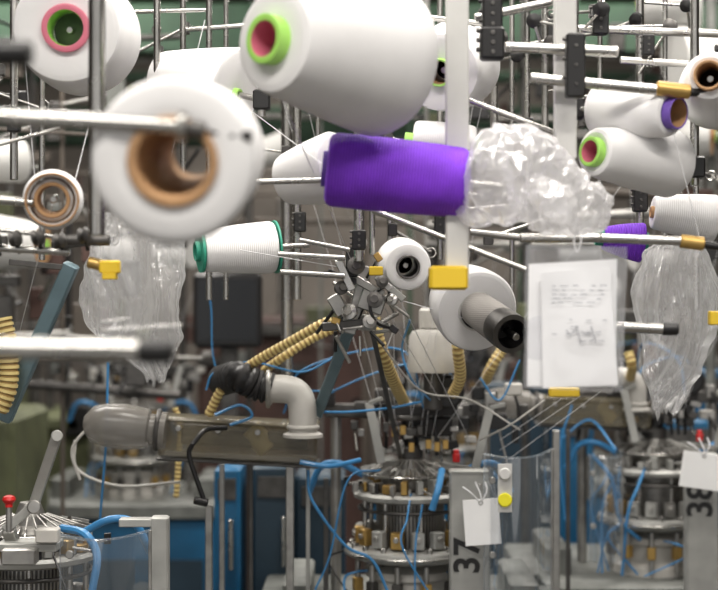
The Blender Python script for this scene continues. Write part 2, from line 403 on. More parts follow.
# ------------------------------------------------------------------ plastic bags
def crumple(name, path, radii, m, seg=30, n=7, amp=0.010, flat=1.0, seed=0, fine=.0014):
    """crumpled film: coarse jittered facets, subdivided a little so that creases stay visible"""
    rr = random.Random(seed)
    P = catmull(path, n); N = len(P); rs = []
    for i, p in enumerate(P):
        f = i/(N-1)*(len(radii)-1); k = min(int(f), len(radii)-2); ff = f-k; ff = ff*ff*(3-2*ff)
        r = radii[k]+(radii[k+1]-radii[k])*ff
        t = (P[min(i+1, N-1)]-P[max(i-1, 0)]).normalized()
        y = Vector((0, 1, 0)); y = (y-t*y.dot(t)).normalized(); x = y.cross(t)
        ring = []
        for j in range(seg):
            a = 2*pi*(j+.5*(i % 2)+rr.uniform(-.38, .38))/seg
            dr = x*cos(a)+y*sin(a)*flat
            q = p+dr*r
            low = noise.noise(q*12+Vector((seed, 0, 0))); rid = 1-2.5*abs(noise.noise(q*24+Vector((0, seed, 0))))
            j1 = min(1, r/.025)
            ring.append(q+dr*(amp*(rr.uniform(-1, 1)*.36+low*1.5+rid*.55)*j1)+t*rr.uniform(-.3, .3)*amp*j1)
        rs.append(ring)
    bm = bmesh.new(); V = [[bm.verts.new(q) for q in ring] for ring in rs]
    for i in range(N-1):
        for j in range(seg):
            k = (j+1) % seg; q = (V[i][j], V[i][k], V[i+1][k], V[i+1][j])
            if rr.random() < .5: bm.faces.new((q[0], q[1], q[2])); bm.faces.new((q[0], q[2], q[3]))
            else: bm.faces.new((q[0], q[1], q[3])); bm.faces.new((q[1], q[2], q[3]))
    bmesh.ops.subdivide_edges(bm, edges=bm.edges[:], cuts=2, use_grid_fill=True, smooth=0)
    for v in bm.verts:
        nz = noise.noise_vector(v.co*70+Vector((seed, 0, 0))); v.co += nz*fine*1.6
    bmesh.ops.smooth_vert(bm, verts=bm.verts[:], factor=.3, use_axis_x=True, use_axis_y=True, use_axis_z=True)
    bmesh.ops.recalc_face_normals(bm, faces=bm.faces)
    me = bpy.data.meshes.new(name); bm.to_mesh(me); bm.free()
    c = sum((v.co for v in me.vertices), Vector())/len(me.vertices)
    me.transform(Matrix.Translation(-c)); me.materials.append(MATS[m])
    me.polygons.foreach_set('use_smooth', [True]*len(me.polygons))
    me.set_sharp_from_angle(angle=radians(28))
    ob = bpy.data.objects.new(name, me); ob.location = c; bpy.context.scene.collection.objects.link(ob); return ob
crumple('plastic_bag', [loc(464, 186, 2.2), loc(480, 186, 2.18), loc(500, 178, 2.15), loc(528, 176, 2.15), loc(553, 190, 2.14), loc(580, 206, 2.14), loc(600, 202, 2.15), loc(613, 200, 2.15)],
    [px(28, 2.2), px(34, 2.2), px(44, 2.2), px(40, 2.2), px(33, 2.2), px(31, 2.2), px(22, 2.2), px(4, 2.2)], 'bag_film', amp=0.011, seed=2, flat=0.75)
crumple('plastic_bag', [loc(535, 180, 2.12), loc(556, 205, 2.1), loc(572, 222, 2.1), loc(577, 235, 2.1)],
    [px(12, 2.1), px(20, 2.1), px(8, 2.1), px(2, 2.1)], 'bag_film', amp=0.008, seed=5, seg=18)
def drape(name, outline, d, m, seed=0, w=70, depth=.03):
    """thin hanging bag: rows (v, u_left, u_right); two film layers folding in depth"""
    O = catmull([Vector((l, r, v)) for v, l, r in outline], 7); rows = []
    N = len(O)
    for i, o in enumerate(O):
        l, r, v = o; row = []
        for j in range(2*w):
            a = pi*j/w
            s = cos(a)            # -1..1 across
            fr = i/(N-1)
            uu = (l+r)/2+(r-l)/2*s
            # hem ragged at the bottom
            vv = v+ (9*noise.noise(Vector((s*3.1, seed, 0)))+5*noise.noise(Vector((s*9, seed, 4))))*fr*fr*1.6
            p = loc(uu, vv, d)
            # creases run mostly down the bag, gathering at the top
            q = Vector((p.x*34+p.z*7*sin(seed)+1.6*noise.noise(p*7), seed*2.3+(5 if sin(a) > 0 else 0), p.z*5))
            c1 = 1-2.4*abs(noise.noise(q)); c2 = 1-2.4*abs(noise.noise(q*2.3)); c3 = 1-2*abs(noise.noise(Vector((p.x*60+p.z*45, seed, p.z*50-p.x*30))))
            y = depth*.5*sin(a)+(depth*.5*c1+depth*.26*c2+depth*.07*c3)*min(1, (1-abs(s))*6+.15)
            e = 1 if abs(s) > .8 else .3
            p = p+Vector((e*(.012*noise.noise(Vector((seed+s, p.z*16, 1)))+.005*noise.noise(Vector((seed, p.z*50, s)))), y, 0))
            row.append(p)
        rows.append(row)
    g = B(); g.rings(rows, m, cap0=False, cap1=False); return g.make(name, sharp=60)
drape('plastic_bag', [(212, 100, 158), (224, 92, 172), (236, 92, 184), (262, 86, 183), (292, 80, 184), (322, 84, 178), (338, 96, 180), (352, 118, 176), (368, 138, 168), (380, 148, 160)], 2.55, 'bag_clear', seed=8)
drape('plastic_bag', [(244, 654, 702), (256, 640, 712), (290, 633, 722), (320, 636, 722), (345, 641, 712), (372, 645, 700), (396, 652, 688), (412, 660, 676)], 2.45, 'bag_clear', seed=11)

# ------------------------------------------------------------------ document sleeve
def sheet(g, corners, y, m, wav=0.003, n=16, seed=0):
    (a, b2, c, d) = [loc(u, v, y) for u, v in corners]   # tl,tr,br,bl
    rs = []
    for i in range(n+1):
        t = i/n; l = a.lerp(d, t); r = b2.lerp(c, t); row = []
        for j in range(n+1):
            p = l.lerp(r, j/n); p = p+Vector((0, wav*noise.noise(Vector((p.x*14, seed, p.z*14)))*2, 0)); row.append(p)
        rs.append(row)
    g.rings(rs, m, closed=False)
e = empty('document_sleeve', loc(575, 318, 2.1))
g = B(); sheet(g, [(526, 245), (627, 247), (623, 392), (523, 388)], 2.095, 'sleeve_film', 0.010, seed=1)
sheet(g, [(526, 245), (627, 247), (623, 392), (523, 388)], 2.118, 'sleeve_film', 0.006, seed=4)
g.sweep([loc(577, 228, 2.1), loc(574, 240, 2.1), loc(577, 252, 2.1), loc(581, 240, 2.1), loc(577, 228, 2.1)], 0.0012, 'thread', 6)
g.make('plastic_pocket', e)
g = B(); sheet(g, [(529, 264), (617, 259), (616, 387), (527, 386)], 2.112, 'paper', 0.003, seed=2)
sheet(g, [(541, 273), (610, 267), (618, 385), (543, 388)], 2.104, 'paper', 0.003, seed=3)
g.make('paper_sheet', e)
g = B()
for k in range(9):
    v = 286+k*4.2 if k < 5 else 320+(k-5)*7
    u = 552
    while u < 604:
        w = R.uniform(3, 9)
        if R.random() < (.8 if k < 5 else .4): g.box(loc(u+w/2, v+R.uniform(-.5, .5), 2.0995), (px(w, 2.1), 0.0004, px(0.9, 2.1)), 'ink')
        u += w+R.uniform(2, 5)
for k in range(7):
    g.bar(loc(566+k*5, 330+4*sin(k*2.2), 2.0995), loc(571+k*5, 336-7*sin(k*2.2), 2.0995), px(1, 2.1), .0004, 'ink')
g.make('printed_marks', e)

# ------------------------------------------------------------------ knitting machine
def knitting_machine(cx, cy, seed, detail=1.0, zoff=0.0, head=True):
    r = random.Random(seed); e = empty('knitting_machine', (cx, cy, 0))
    C = lambda x, y, z: Vector((cx+x, cy+y, z+zoff))
    pol = lambda a, rr, z: C(rr*cos(a), rr*sin(a), z)
    g = B()
    g.box(C(0, 0.1, 0.44-zoff/2), (0.62, 0.56, 0.88), 'blue_paint', bev=0.01)
    g.box(C(0, 0.1, 0.905), (0.66, 0.60, 0.05), 'greypaint', bev=0.006)
    g.box(C(0, -0.185, 0.6), (0.5, 0.01, 0.3), 'blue_dark')
    for sx in (-1, 1):
        g.box(C(sx*0.24, 0.1, 0.96), (0.06, 0.3, 0.07), 'greypaint')
    g.make('cabinet', e)
    g = B()
    g.lathe(C(0, 0, 0.93), (0, 0, 1), [(0.10, 0), (0.10, 0.02), (0.085, 0.03), (0.085, 0.07), (0.095, 0.075), (0.095, 0.09), (0.06, 0.10)], 'pvc_grey', 48)
    g.lathe(C(0, 0, 1.03), (0, 0, 1), [(0.06, 0), (0.11, 0.01), (0.136, 0.02), (0.138, 0.03), (0.136, 0.036), (0.118, 0.04), (0.07, 0.041)], 'alu', 64)
    g.torus(C(0, 0, 1.056), (0, 0, 1), 0.138, 0.0035, 'chrome', 64)
    g.lathe(C(0, 0, 1.06), (0, 0, 1), [(0.07, 0), (0.07, 0.12), (0.066, 0.13)], 'steel_dark', 48)
    for k in range(60):
        a = 2*pi*k/60
        g.box(pol(a, 0.0715, 1.12), (0.0022, 0.003, 0.12), 'steel', Matrix.Rotation(a, 3, 'Z'))
    for k in range(16):
        a = 2*pi*(k+0.3)/16
        mM = Matrix.Rotation(a, 3, 'Z')
        g.box(pol(a, 0.108, 1.092), (0.02, 0.026, 0.035), r.choice(['brass', 'brass', 'steel', 'alu']), mM)
        g.cyl(pol(a, 0.117, 1.095), pol(a, 0.124, 1.095), 0.006, 'steel')
        g.cyl(pol(a+0.18, 0.124, 1.066), pol(a+0.18, 0.124, 1.078), 0.006, 'chrome')
    for k in range(8):
        a = 2*pi*k/8+0.2
        g.cyl(pol(a, 0.098, 1.07), pol(a, 0.098, 1.19), 0.005, 'chrome')
    for k in range(6):
        a = pi+pi*(k+.5)/6
        g.cyl(pol(a, 0.115, .94), pol(a, 0.115, 1.04), 0.006, 'steel'); g.box(pol(a, 0.115, .99), (.02, .02, .03), r.choice(['steel_dark', 'brass']), Matrix.Rotation(a, 3, 'Z'))
    g.lathe(C(0, 0, 1.165), (0, 0, 1), [(0.07, 0), (0.10, 0.0), (0.119, 0.006), (0.121, 0.014), (0.115, 0.02), (0.08, 0.022), (0.066, 0.022)], 'alu', 64)
    g.torus(C(0, 0, 1.148), (0, 0, 1), 0.108, 0.004, 'steel_dark', 64)
    for k in range(18):
        a = 2*pi*k/18+r.uniform(-.05, .05); mM = Matrix.Rotation(a, 3, 'Z')
        h = r.uniform(0.012, 0.032)
        g.box(pol(a, 0.098, 1.187+h/2), (r.uniform(.018, .034), r.uniform(.010, .022), h), r.choice(['steel', 'steel', 'alu', 'alu', 'alu', 'brass']), mM)
        g.cyl(pol(a+.1, 0.106, 1.187), pol(a+.1, 0.106, 1.187+r.uniform(.01, .03)), 0.004, r.choice(['chrome', 'brass', 'black']))
        if k % 2 == 0:
            g.cyl(pol(a, 0.1, 1.20), pol(a+.2, 0.137, 1.20+r.uniform(-.02, .02)), 0.0028, 'chrome')
            g.box(pol(a+.2, 0.137, 1.20), (0.012, 0.008, 0.02), r.choice(['steel', 'black']), mM)
    g.lathe(C(0, 0, 1.19), (0, 0, 1), [(0.06, 0), (0.064, 0.02), (0.078, 0.025), (0.08, 0.033), (0.06, 0.038), (0.03, 0.042), (0.026, 0.06), (0.018, 0.08)], 'steel', 48)
    for k in range(40):
        a = 2*pi*k/40+r.uniform(-.03, .03)
        g.box(pol(a, 0.09, 1.226+r.uniform(-.003, .004)), (0.034, 0.003, 0.012), r.choice(['chrome', 'steel', 'alu']), Matrix.Rotation(a, 3, 'Z') @ Matrix.Rotation(0.25, 3, 'Y'))
    g.torus(C(0, 0, 1.222), (0, 0, 1), 0.108, 0.0028, 'chrome', 48)
    g.make('needle_cylinder', e)
    g = B()
    if head:
        # centre column with drive head
        g.cyl(C(0, 0, 1.25), C(0, 0, 1.37), 0.018, 'black')
        g.cyl(C(0, 0, 1.25), C(0, 0, 1.28), 0.028, 'steel_dark')
        g.cyl(C(0, 0, 1.30), C(0, 0, 1.32), 0.034, 'steel_dark')
        g.cyl(C(0, 0, 1.335), C(0, 0, 1.345), 0.04, 'steel_dark')
        g.box(C(0.03, 0.0, 1.355), (0.14, 0.05, 0.022), 'black_matte')
        g.box(C(0.04, 0.01, 1.32), (0.10, 0.05, 0.04), 'black_matte')
        g.box(C(-0.05, 0.01, 1.385), (0.05, 0.04, 0.03), 'steel_dark')
        g.cyl(C(0.078, -0.035, 1.395), C(0.078, 0.02, 1.395), 0.036, 'black', seg=28)
        g.cyl(C(0.078, -0.04, 1.395), C(0.078, -0.035, 1.395), 0.010, 'steel_dark')
        for k in range(9):
            x = -0.07+k*0.018
            g.cyl(C(x, r.uniform(-.03, .03), 1.26), C(x*0.9, r.uniform(-.03, .03), 1.34+r.uniform(-.01, .04)), 0.004, r.choice(['black', 'steel', 'chrome', 'black']))
            g.box(C(x, -0.03, 1.275+r.uniform(0, .05)), (0.012, 0.014, 0.02), r.choice(['black', 'steel', 'brass', 'steel_dark']))
        for k in range(16):
            x = r.uniform(-.09, .1); z = r.uniform(1.26, 1.36)
            g.box(C(x, r.uniform(-.05, .05), z), (r.uniform(.012, .03), .014, r.uniform(.006, .02)), r.choice(['steel', 'steel_dark', 'black', 'alu']), Matrix.Rotation(r.uniform(-.6, .6), 3, 'Y'))
        g.cyl(C(0.095, -0.06, 1.25), C(0.095, -0.06, 1.268), 0.008, 'red')
        g.cyl(C(0.095, -0.06, 1.268), C(0.095, -0.06, 1.276), 0.006, 'red')
        # V-arms
        g.bar(C(-0.088, -0.07, 1.375), C(-0.062, -0.08, 1.25), 0.018, 0.006, 'alu')
        g.bar(C(-0.088, -0.07, 1.375), C(-0.060, -0.08, 1.385), 0.008, 0.006, 'alu')
        g.bar(C(0.165, -0.07, 1.365), C(0.132, -0.08, 1.235), 0.018, 0.006, 'alu')
        g.bar(C(0.165, -0.07, 1.365), C(0.195, -0.08, 1.372), 0.008, 0.006, 'alu')
        g.bar(C(-0.062, -0.08, 1.25), C(-0.02, -0.01, 1.24), 0.012, 0.005, 'alu')
        g.bar(C(0.132, -0.08, 1.235), C(0.06, -0.01, 1.24), 0.012, 0.005, 'alu')
        # support arch behind with valve blocks
        g.cyl(C(-0.16, 0.12, 0.93), C(-0.16, 0.12, 1.34), 0.012, 'steel')
        g.cyl(C(0.17, 0.12, 0.93), C(0.17, 0.12, 1.34), 0.012, 'steel')
        g.box(C(0.005, 0.12, 1.345), (0.38, 0.03, 0.03), 'steel_dark')
        g.cyl(C(0, 0.12, 1.345), C(0, 0, 1.36), 0.012, 'steel')
        for k in range(30):
            x = r.uniform(-.24, .26); z = 1.345+r.uniform(-.06, .06)
            g.box(C(x, .1+r.uniform(-.04, .04), z), (r.uniform(.012, .04), .03, r.uniform(.012, .045)), r.choice(['black', 'black_matte', 'steel_dark', 'steel', 'pvc_grey']))
            if k % 3 == 0: g.cyl(C(x, .09, z), C(x+r.uniform(-.03, .03), .07, z-r.uniform(.04, .1)), .003, r.choice(['black', 'chrome']))
    for k in range(14):
        a = pi+ (k/13)*pi
        g.cyl(pol(a, 0.085, 1.232), pol(a, 0.03, 1.25), 0.0018, 'steel')
    g.make('drive_head', e)
    g = B()
    for k in range(int(6*detail)):
        a = r.uniform(pi*0.95, 2.05*pi); R0 = r.uniform(0.11, 0.14)
        z0 = r.choice([1.02, 1.07, 1.19])
        p0 = pol(a, R0*0.85, z0); p3 = pol(a+r.uniform(-.5, .5), r.uniform(.12, .19), 0.94)
        mid = pol(a+r.uniform(-.3, .3), R0+r.uniform(0.02, 0.05), (z0+.94)/2+.02)
        g.sweep([p0, p0.lerp(mid, .5)+Vector((0, -.01, .008)), mid, p3], r.choice([.0020, .0026, .0036]), 'blue_tube' if r.random() < .7 else 'black', 7)
    if head:
        for k in range(int(4*detail)):
            x = r.uniform(-.1, .1); p0 = C(x, r.uniform(-.05, .05), 1.36); x2 = r.uniform(-.26, .26)
            g.sweep([p0, C(x*.8+x2*.2, -.03, 1.44+r.uniform(-.02, .05)), C(x2, .05, 1.42+r.uniform(-.04, .06)), C(x2*1.2, .1, 1.34)], .0020, r.choice(['blue_tube', 'blue_tube', 'black']), 7)
    for sx in (-1, 1):
        g.sweep([C(sx*.10, -.03, 1.22), C(sx*.15, -.04, 1.245), C(sx*.19, -.02, 1.235), C(sx*.215, 0, 1.18)], .007, 'blue_tube', 10)
    g.make('air_tubes', e)
    if head:
        g = B()
        for k in range(10):
            x = -0.1+0.022*k
            g.sweep([C(x*.6, -.02, 1.30), C(x*3+r.uniform(-.1, .2), -.1-r.random()*.3, 1.6+r.uniform(0, .5))], .0006, 'thread', 4, smooth=False)
        g.make('yarn_ends', e)
    return e
kmx = loc(410, 0, 3.2).x
KM = knitting_machine(kmx, 3.2, 1)
knitting_machine(loc(655, 0, 3.65).x, 3.65, 2)
knitting_machine(loc(30, 0, 2.68).x, 2.68, 3, zoff=-.04, head=False)
knitting_machine(-0.75, 5.0, 4, .7); knitting_machine(0.35, 5.4, 5, .7); knitting_machine(1.15, 5.6, 6, .7)

# ------------------------------------------------------------------ number posts
def number_post(u, v0, v1, w, d, txt, tv):
    g = B(); a = loc(u, v0, d); bt = loc(u, v1, d)
    e = empty('number_post', (a.x, a.y, 0))
    g.box(((a.x+bt.x)/2, d, (a.z+0.90)/2), (px(w, d), 0.006, a.z-0.90), 'alu', bev=0.001)
    g.box((a.x-px(w/2, d), d+0.02, (a.z+0.90)/2), (0.004, 0.04, a.z-0.90), 'alu', bev=0.001)
    g.box((a.x, d+0.02, a.z), (px(w, d), 0.05, 0.005), 'alu', bev=0.001)
    for k in range(3):
        c = loc(u+w*.25, v0+14+k*16, d-.004); g.cyl(c, c-Vector((0, .005, 0)), .005, 'steel')
    g.make('bracket', e)
    cu = bpy.data.curves.new('number', 'FONT'); cu.body = txt; cu.size = px(36, d); cu.extrude = 0.0006; cu.offset = 0.0016
    cu.align_x = 'CENTER'; cu.align_y = 'CENTER'; cu.materials.append(MATS['black'])
    t = bpy.data.objects.new('number', cu); bpy.context.scene.collection.objects.link(t)
    t.parent = e
    t.location = loc(u-2, tv, d-0.005)-e.location
    t.rotation_euler = (Matrix.Rotation(radians(-90), 3, 'Y') @ Matrix.Rotation(radians(90), 3, 'X')).to_euler()
    return e
number_post(470, 472, 600, 38, 3.02, '37', 556)
number_post(703, 455, 560, 30, 3.4, '38', 500)
def tag(u, v, w, h, d, ang):
    g = B(); c = loc(u, v, d); M = Matrix.Rotation(radians(ang), 3, 'Y')
    W = px(w, d); H = px(h, d)
    g.box(c, (W, .0015, H), 'paper', M, bev=.0004)
    g.torus(c+M@Vector((0, -.001, H*.42)), (0, 1, 0), .004, .001, 'steel', 16, 6)
    top = c+M@Vector((0, 0, H*.42))
    g.sweep([top, top+Vector((-.02, 0, .02)), top+Vector((-.035, .01, .03))], .0018, 'thread', 6)
    g.sweep([top, top+Vector((.012, 0, .022)), top+Vector((.01, .01, .04))], .0018, 'thread', 6)
    g.sweep([top, top+Vector((.0, 0, .015)), top+Vector((-.01, .01, .04))], .0018, 'thread', 6)
    g.make('hanging_tag')
tag(482, 522, 36, 46, 2.98, -4); tag(702, 471, 42, 36, 3.34, 8)
# acrylic guards
def guard(pts, v0, v1, d, name='acrylic_guard'):
    g = B(); rs = []
    P = catmull([loc(u, v0, dd) for u, dd in pts], 6)
    zt = P[0].z; zb = loc(0, v1, d).z
    rs = [[Vector((p.x, p.y, zt+(zb-zt)*k/6)) for p in P] for k in range(7)]
    g.rings(rs, 'acrylic', closed=False)
    g.sweep([Vector((p.x, p.y, zt)) for p in P], .0022, 'acrylic', 6, smooth=False)
    g.cyl(rs[0][0], rs[-1][0], .0016, 'acrylic')
    g.cyl(rs[0][-1], rs[-1][-1], .003, 'steel'); 
    for k in (1, 4):
        g.cyl(rs[k][2]-Vector((0, .004, 0)), rs[k][2]+Vector((0, .004, 0)), .007, 'steel')
    g.make(name)
guard([(484, 3.0), (510, 2.93), (535, 2.96), (552, 3.1)], 454, 602, 3.0)
guard([(60, 2.5), (90, 2.45), (120, 2.47), (150, 2.55)], 535, 640, 2.5)
guard([(590, 3.5), (600, 3.45), (612, 3.45), (622, 3.5)], 455, 560, 3.5)
g = B(); g.cyl(loc(505, 500, 2.915), loc(505, 500, 2.925), px(7, 2.95), 'sticker', seg=28)
g.cyl(loc(505, 474, 2.915), loc(505, 474, 2.925), px(6, 2.95), 'white_paint', seg=28)
g.box(loc(505, 488, 2.924), (px(14, 2.95), .003, px(48, 2.95)), 'white_paint'); g.make('inspection_sticker')

# ------------------------------------------------------------------ suction ducts
def suction(u, v, d, s):
    """u,v = elbow outlet position; s = px scale"""
    X = lambda du, dv, dd=0: loc(u+du*s, v+dv*s, d+dd)
    k = s*d/F
    e = empty('suction_duct', X(0, 0))
    g = B()
    # translucent box duct
    cx = X(-56, 47, .09*s)
    M = Matrix.Rotation(radians(3), 3, 'Y')
    g.box(cx, (160*k, 66*k, 38*k), 'smoky', M, bev=.006)
    g.box(cx+Vector((0, 0, 20*k)), (164*k, 70*k, 3*k), 'smoky', M, bev=.002)
    g.box(cx+Vector((0, 0, -20*k)), (164*k, 70*k, 3*k), 'steel_dark', M, bev=.002)
    g.cyl(cx+Vector((-60*k, 0, 4*k)), cx+Vector((70*k, 0, -2*k)), 9*k, 'steel_dark')
    g.cyl(cx+Vector((10*k, 0, 12*k)), cx+Vector((30*k, 0, -10*k)), 12*k, 'hose_yellow')
    g.lathe(X(-130, 38), (-1, 0, .1), [(19*k, 0), (19*k, 6*k), (16*k, 8*k), (16*k, 16*k), (20*k, 18*k), (23*k, 40*k), (22*k, 60*k), (18*k, 74*k), (8*k, 82*k)], 'smoky_pipe', 32)
    g.torus(X(-138, 37), (-1, 0, .1), 19*k, 2.5*k, 'steel_dark', 32)
    for q in (-60, -20, 20, 60):
        c = cx+M@Vector((q*k, -33*k, 12*k)); g.cyl(c, c-Vector((0, 4*k, 0)), 3*k, 'steel')
    g.make('duct_box', e)
    g = B()
    # elbow: horizontal in, turning down
    P = [X(-30, -4), X(-12, -4), X(0, 0), X(6, 12), X(7, 40)]
    g.sweep(P, 14*k, 'pvc_grey', 28, 10)
    g.torus(X(7, 34), (0, 0, 1), 14.5*k, 2.2*k, 'pvc_grey', 32)
    g.torus(X(-26, -4), (1, 0, 0), 14.5*k, 2.2*k, 'pvc_grey', 32)
    g.lathe(X(7, 44), (0, 0, 1), [(20*k, 0), (20*k, 3*k), (16*k, 5*k)], 'pvc_grey', 28)
    g.make('pipe_elbow', e)
    g = B()
    g.hose([X(-24, -4), X(-40, -8), X(-58, -16), X(-76, -12, .1)], 16*k, 6*k, 20, 'black_matte', 'black')
    g.torus(X(-28, -4), (1, .05, 0), 17*k, 2.5*k, 'steel', 28)
    g.make('flex_coupling', e)
suction(296, 393, 2.95, 1.0)
suction(632, 380, 3.6, 0.7)
# corrugated hoses
def hose(pts, w, name='corrugated_hose', pitch=.010):
    g = B(); g.hose([loc(*p) for p in pts], px(w/2, pts[0][2]), pitch); g.make(name)
hose([(332, 320, 2.9), (318, 326, 2.9), (290, 342, 2.92), (255, 362, 2.95), (225, 385, 2.98), (207, 418, 3.0)], 10)
hose([(340, 326, 3.0), (310, 340, 3.0), (282, 358, 3.0), (262, 372, 3.05)], 9)
hose([(374, 318, 2.9), (378, 338, 2.9), (386, 362, 2.92), (396, 386, 3.0), (404, 402, 3.1)], 13)
hose([(456, 330, 3.0), (458, 352, 3.0), (460, 378, 3.05), (452, 396, 3.1)], 12)
hose([(2, 318, 2.5), (8, 348, 2.5), (8, 385, 2.5), (-3, 414, 2.5)], 20)
hose([(502, 350, 3.3), (492, 366, 3.3), (484, 384, 3.35)], 11)
hose([(628, 352, 3.5), (632, 366, 3.5), (630, 380, 3.6)], 10)
hose([(175, 408, 3.3), (180, 430, 3.3), (176, 500, 3.3)], 6)

# ------------------------------------------------------------------ central bracket cluster
g = B(); r = random.Random(5)
def bx(u, v, w, h, d, m, a=0, t=.02): g.box(loc(u, v, d), (px(w, d), t, px(h, d)), m, Matrix.Rotation(radians(a), 3, 'Y'))
bx(358, 300, 12, 70, 2.72, 'steel', 14); bx(345, 325, 46, 9, 2.7, 'steel_dark', -5); bx(366, 285, 40, 8, 2.7, 'steel', 30)
bx(352, 262, 12, 30, 2.68, 'black', 0); bx(372, 302, 26, 20, 2.7, 'steel', 20); bx(338, 305, 14, 22, 2.7, 'steel', -30)
bx(360, 322, 34, 16, 2.74, 'alu', 6); bx(345, 275, 8, 34, 2.66, 'chrome', -25)
bx(390, 288, 36, 7, 2.7, 'alu', 40)
for u, v, w in [(356, 266, 9), (375, 300, 8), (341, 288, 7), (382, 282, 6), (350, 312, 8), (369, 322, 7), (361, 243, 6), (392, 300, 6)]:
    c = loc(u, v, 2.66); R1 = px(w, 2.66)
    g.lathe(c, (r.uniform(-.4, .4), -1, .2), [(R1*.9, -.006), (R1, 0), (R1, .006), (R1*.5, .008), (R1*.5, .012), (.002, .012)], r.choice(['steel', 'chrome', 'steel_dark']), 24)
    g.cyl(c, c+Vector((0, .06, 0)), .004, 'steel')
for k in range(26):
    c = loc(r.uniform(332, 396), r.uniform(255, 338), r.uniform(2.66, 2.76)); e = c+Vector((r.uniform(-.05, .05), r.uniform(-.02, .02), r.uniform(-.05, .05)))
    g.cyl(c, e, r.uniform(.0015, .004), r.choice(['chrome', 'black', 'steel', 'steel_dark']))
    if k % 3 == 0: g.box(c, (.016, .014, .012), r.choice(['black', 'steel', 'alu', 'brass']), Matrix.Rotation(r.random(), 3, 'Y'))
g.bar(loc(352, 322, 2.74), loc(318, 412, 3.0), px(12, 2.8), .025, 'bluegrey')
g.bar(loc(372, 330, 2.74), loc(400, 455, 3.1), px(5, 2.8), .02, 'steel_dark')
g.cyl(loc(359, 250, 2.72), loc(359, 330, 2.72), .006, 'chrome')
g.sweep([loc(384, 286, 2.68), loc(370, 300, 2.66), loc(376, 322, 2.66), loc(396, 330, 2.7)], .003, 'black', 7)
g.make('yarn_feed_bracket')

# loose blue/white pneumatic hoses
g = B()
for pts, w in [([(320, 412, 3.0), (350, 412, 3.0), (390, 408, 3.0), (420, 402, 3.1)], 2.5), ([(206, 390, 3.0), (215, 372, 3.0), (250, 362, 3.0), (300, 372, 3.0), (330, 360, 3.0)], 2),
               ([(215, 415, 2.95), (240, 405, 2.95), (252, 416, 2.95), (230, 425, 2.95)], 3), ([(410, 320, 2.95), (402, 350, 3.0), (412, 380, 3.0), (430, 400, 3.1)], 2),
               ([(308, 470, 3.0), (312, 500, 3.0), (345, 545, 3.0), (372, 560, 3.0), (388, 592, 3.0)], 3), ([(108, 362, 3.0), (106, 440, 3.0), (100, 520, 3.0)], 2.5),
               ([(300, 462, 2.95), (330, 466, 2.95), (360, 460, 3.0)], 5), ([(62, 528, 2.55), (85, 534, 2.5), (97, 556, 2.5), (92, 592, 2.5)], 8),
               ([(315, 590, 3.0), (330, 555, 3.0), (348, 480, 3.0), (380, 470, 3.05)], 2), ([(592, 455, 3.5), (612, 480, 3.5), (620, 520, 3.5), (640, 540, 3.55)], 4),
               ([(560, 440, 3.6), (590, 420, 3.6), (616, 450, 3.5)], 2.5), ([(572, 405, 3.5), (560, 450, 3.5), (565, 520, 3.5)], 2), ([(432, 510, 3.0), (438, 490, 3.0), (442, 470, 3.05)], 7),
               ([(480, 378, 3.1), (500, 400, 3.1), (520, 360, 3.1)], 2), ([(210, 300, 3.2), (225, 380, 3.2), (330, 392, 3.2)], 1.5)]:
    g.sweep([loc(*p) for p in pts], px(w/2, pts[0][2]), 'blue_tube', 8)
for pts, w in [([(75, 440, 3.1), (78, 470, 3.1), (120, 486, 3.1), (180, 482, 3.1)], 3), ([(378, 340, 2.8), (420, 390, 2.9), (470, 400, 3.0), (520, 430, 3.0)], 2),
               ([(90, 425, 3.0), (72, 450, 3.0), (80, 480, 3.0)], 3), ([(545, 400, 3.0), (510, 425, 3.0), (480, 440, 3.1)], 2)]:
    g.sweep([loc(*p) for p in pts], px(w/2, pts[0][2]), 'pvc_grey', 8)
g.make('pneumatic_tubing')

# machine frame posts between machines
g = B()
for u, v0, w, d, m in [(290, 462, 8, 3.05, 'steel'), (209, 505, 7, 3.05, 'steel'), (222, 464, 5, 3.1, 'steel'), (251, 464, 4, 3.1, 'steel_dark'), (556, 430, 7, 3.3, 'steel'), (568, 430, 4, 3.4, 'steel_dark'),
                       (326, 478, 5, 3.2, 'steel_dark'), (160, 516, 18, 2.6, 'alu'), (308, 462, 4, 3.1, 'alu')]:
    p = loc(u, v0, d); g.box((p.x, d, p.z/2), (px(w, d), px(w, d), p.z), m)
g.box(loc(140, 522, 2.6), (px(40, 2.6), .03, px(8, 2.6)), 'alu')
g.sweep([loc(192, 445, 2.88), loc(189, 455, 2.88), (loc(196, 478, 2.88)), loc(204, 500, 2.88)], px(2.5, 2.9), 'black', 8)
g.sweep([loc(192, 445, 2.88), loc(206, 430, 2.9), loc(226, 428, 2.95)], px(2.5, 2.9), 'black', 8)
g.cyl(loc(194, 500, 2.88), loc(208, 503, 2.88), px(4, 2.88), 'black')
g.make('machine_frame')
g = B()
for (u0, u1, v0, d, m) in [(214, 240, 468, 3.55, 'blue_paint'), (252, 292, 466, 3.6, 'blue_dark'), (294, 345, 476, 3.75, 'blue_dark'), (560, 594, 410, 4.3, 'blue_paint'), (486, 552, 385, 4.6, 'blue_dark'), (655, 718, 420, 4.4, 'blue_paint'), (690, 730, 370, 4.5, 'blue_paint')]:
    a = loc(u0, v0, d); c = loc(u1, v0, d)
    g.box(((a.x+c.x)/2, d+.1, a.z/2), (c.x-a.x, .2, a.z), m, bev=.008)
    g.box(((a.x+c.x)/2, d-.004, a.z-.05), ((c.x-a.x)*.7, .006, .05), 'steel_dark')
    g.cyl((c.x-.02, d-.02, a.z*.8), (c.x-.02, d-.02, a.z*.9), .006, 'chrome')
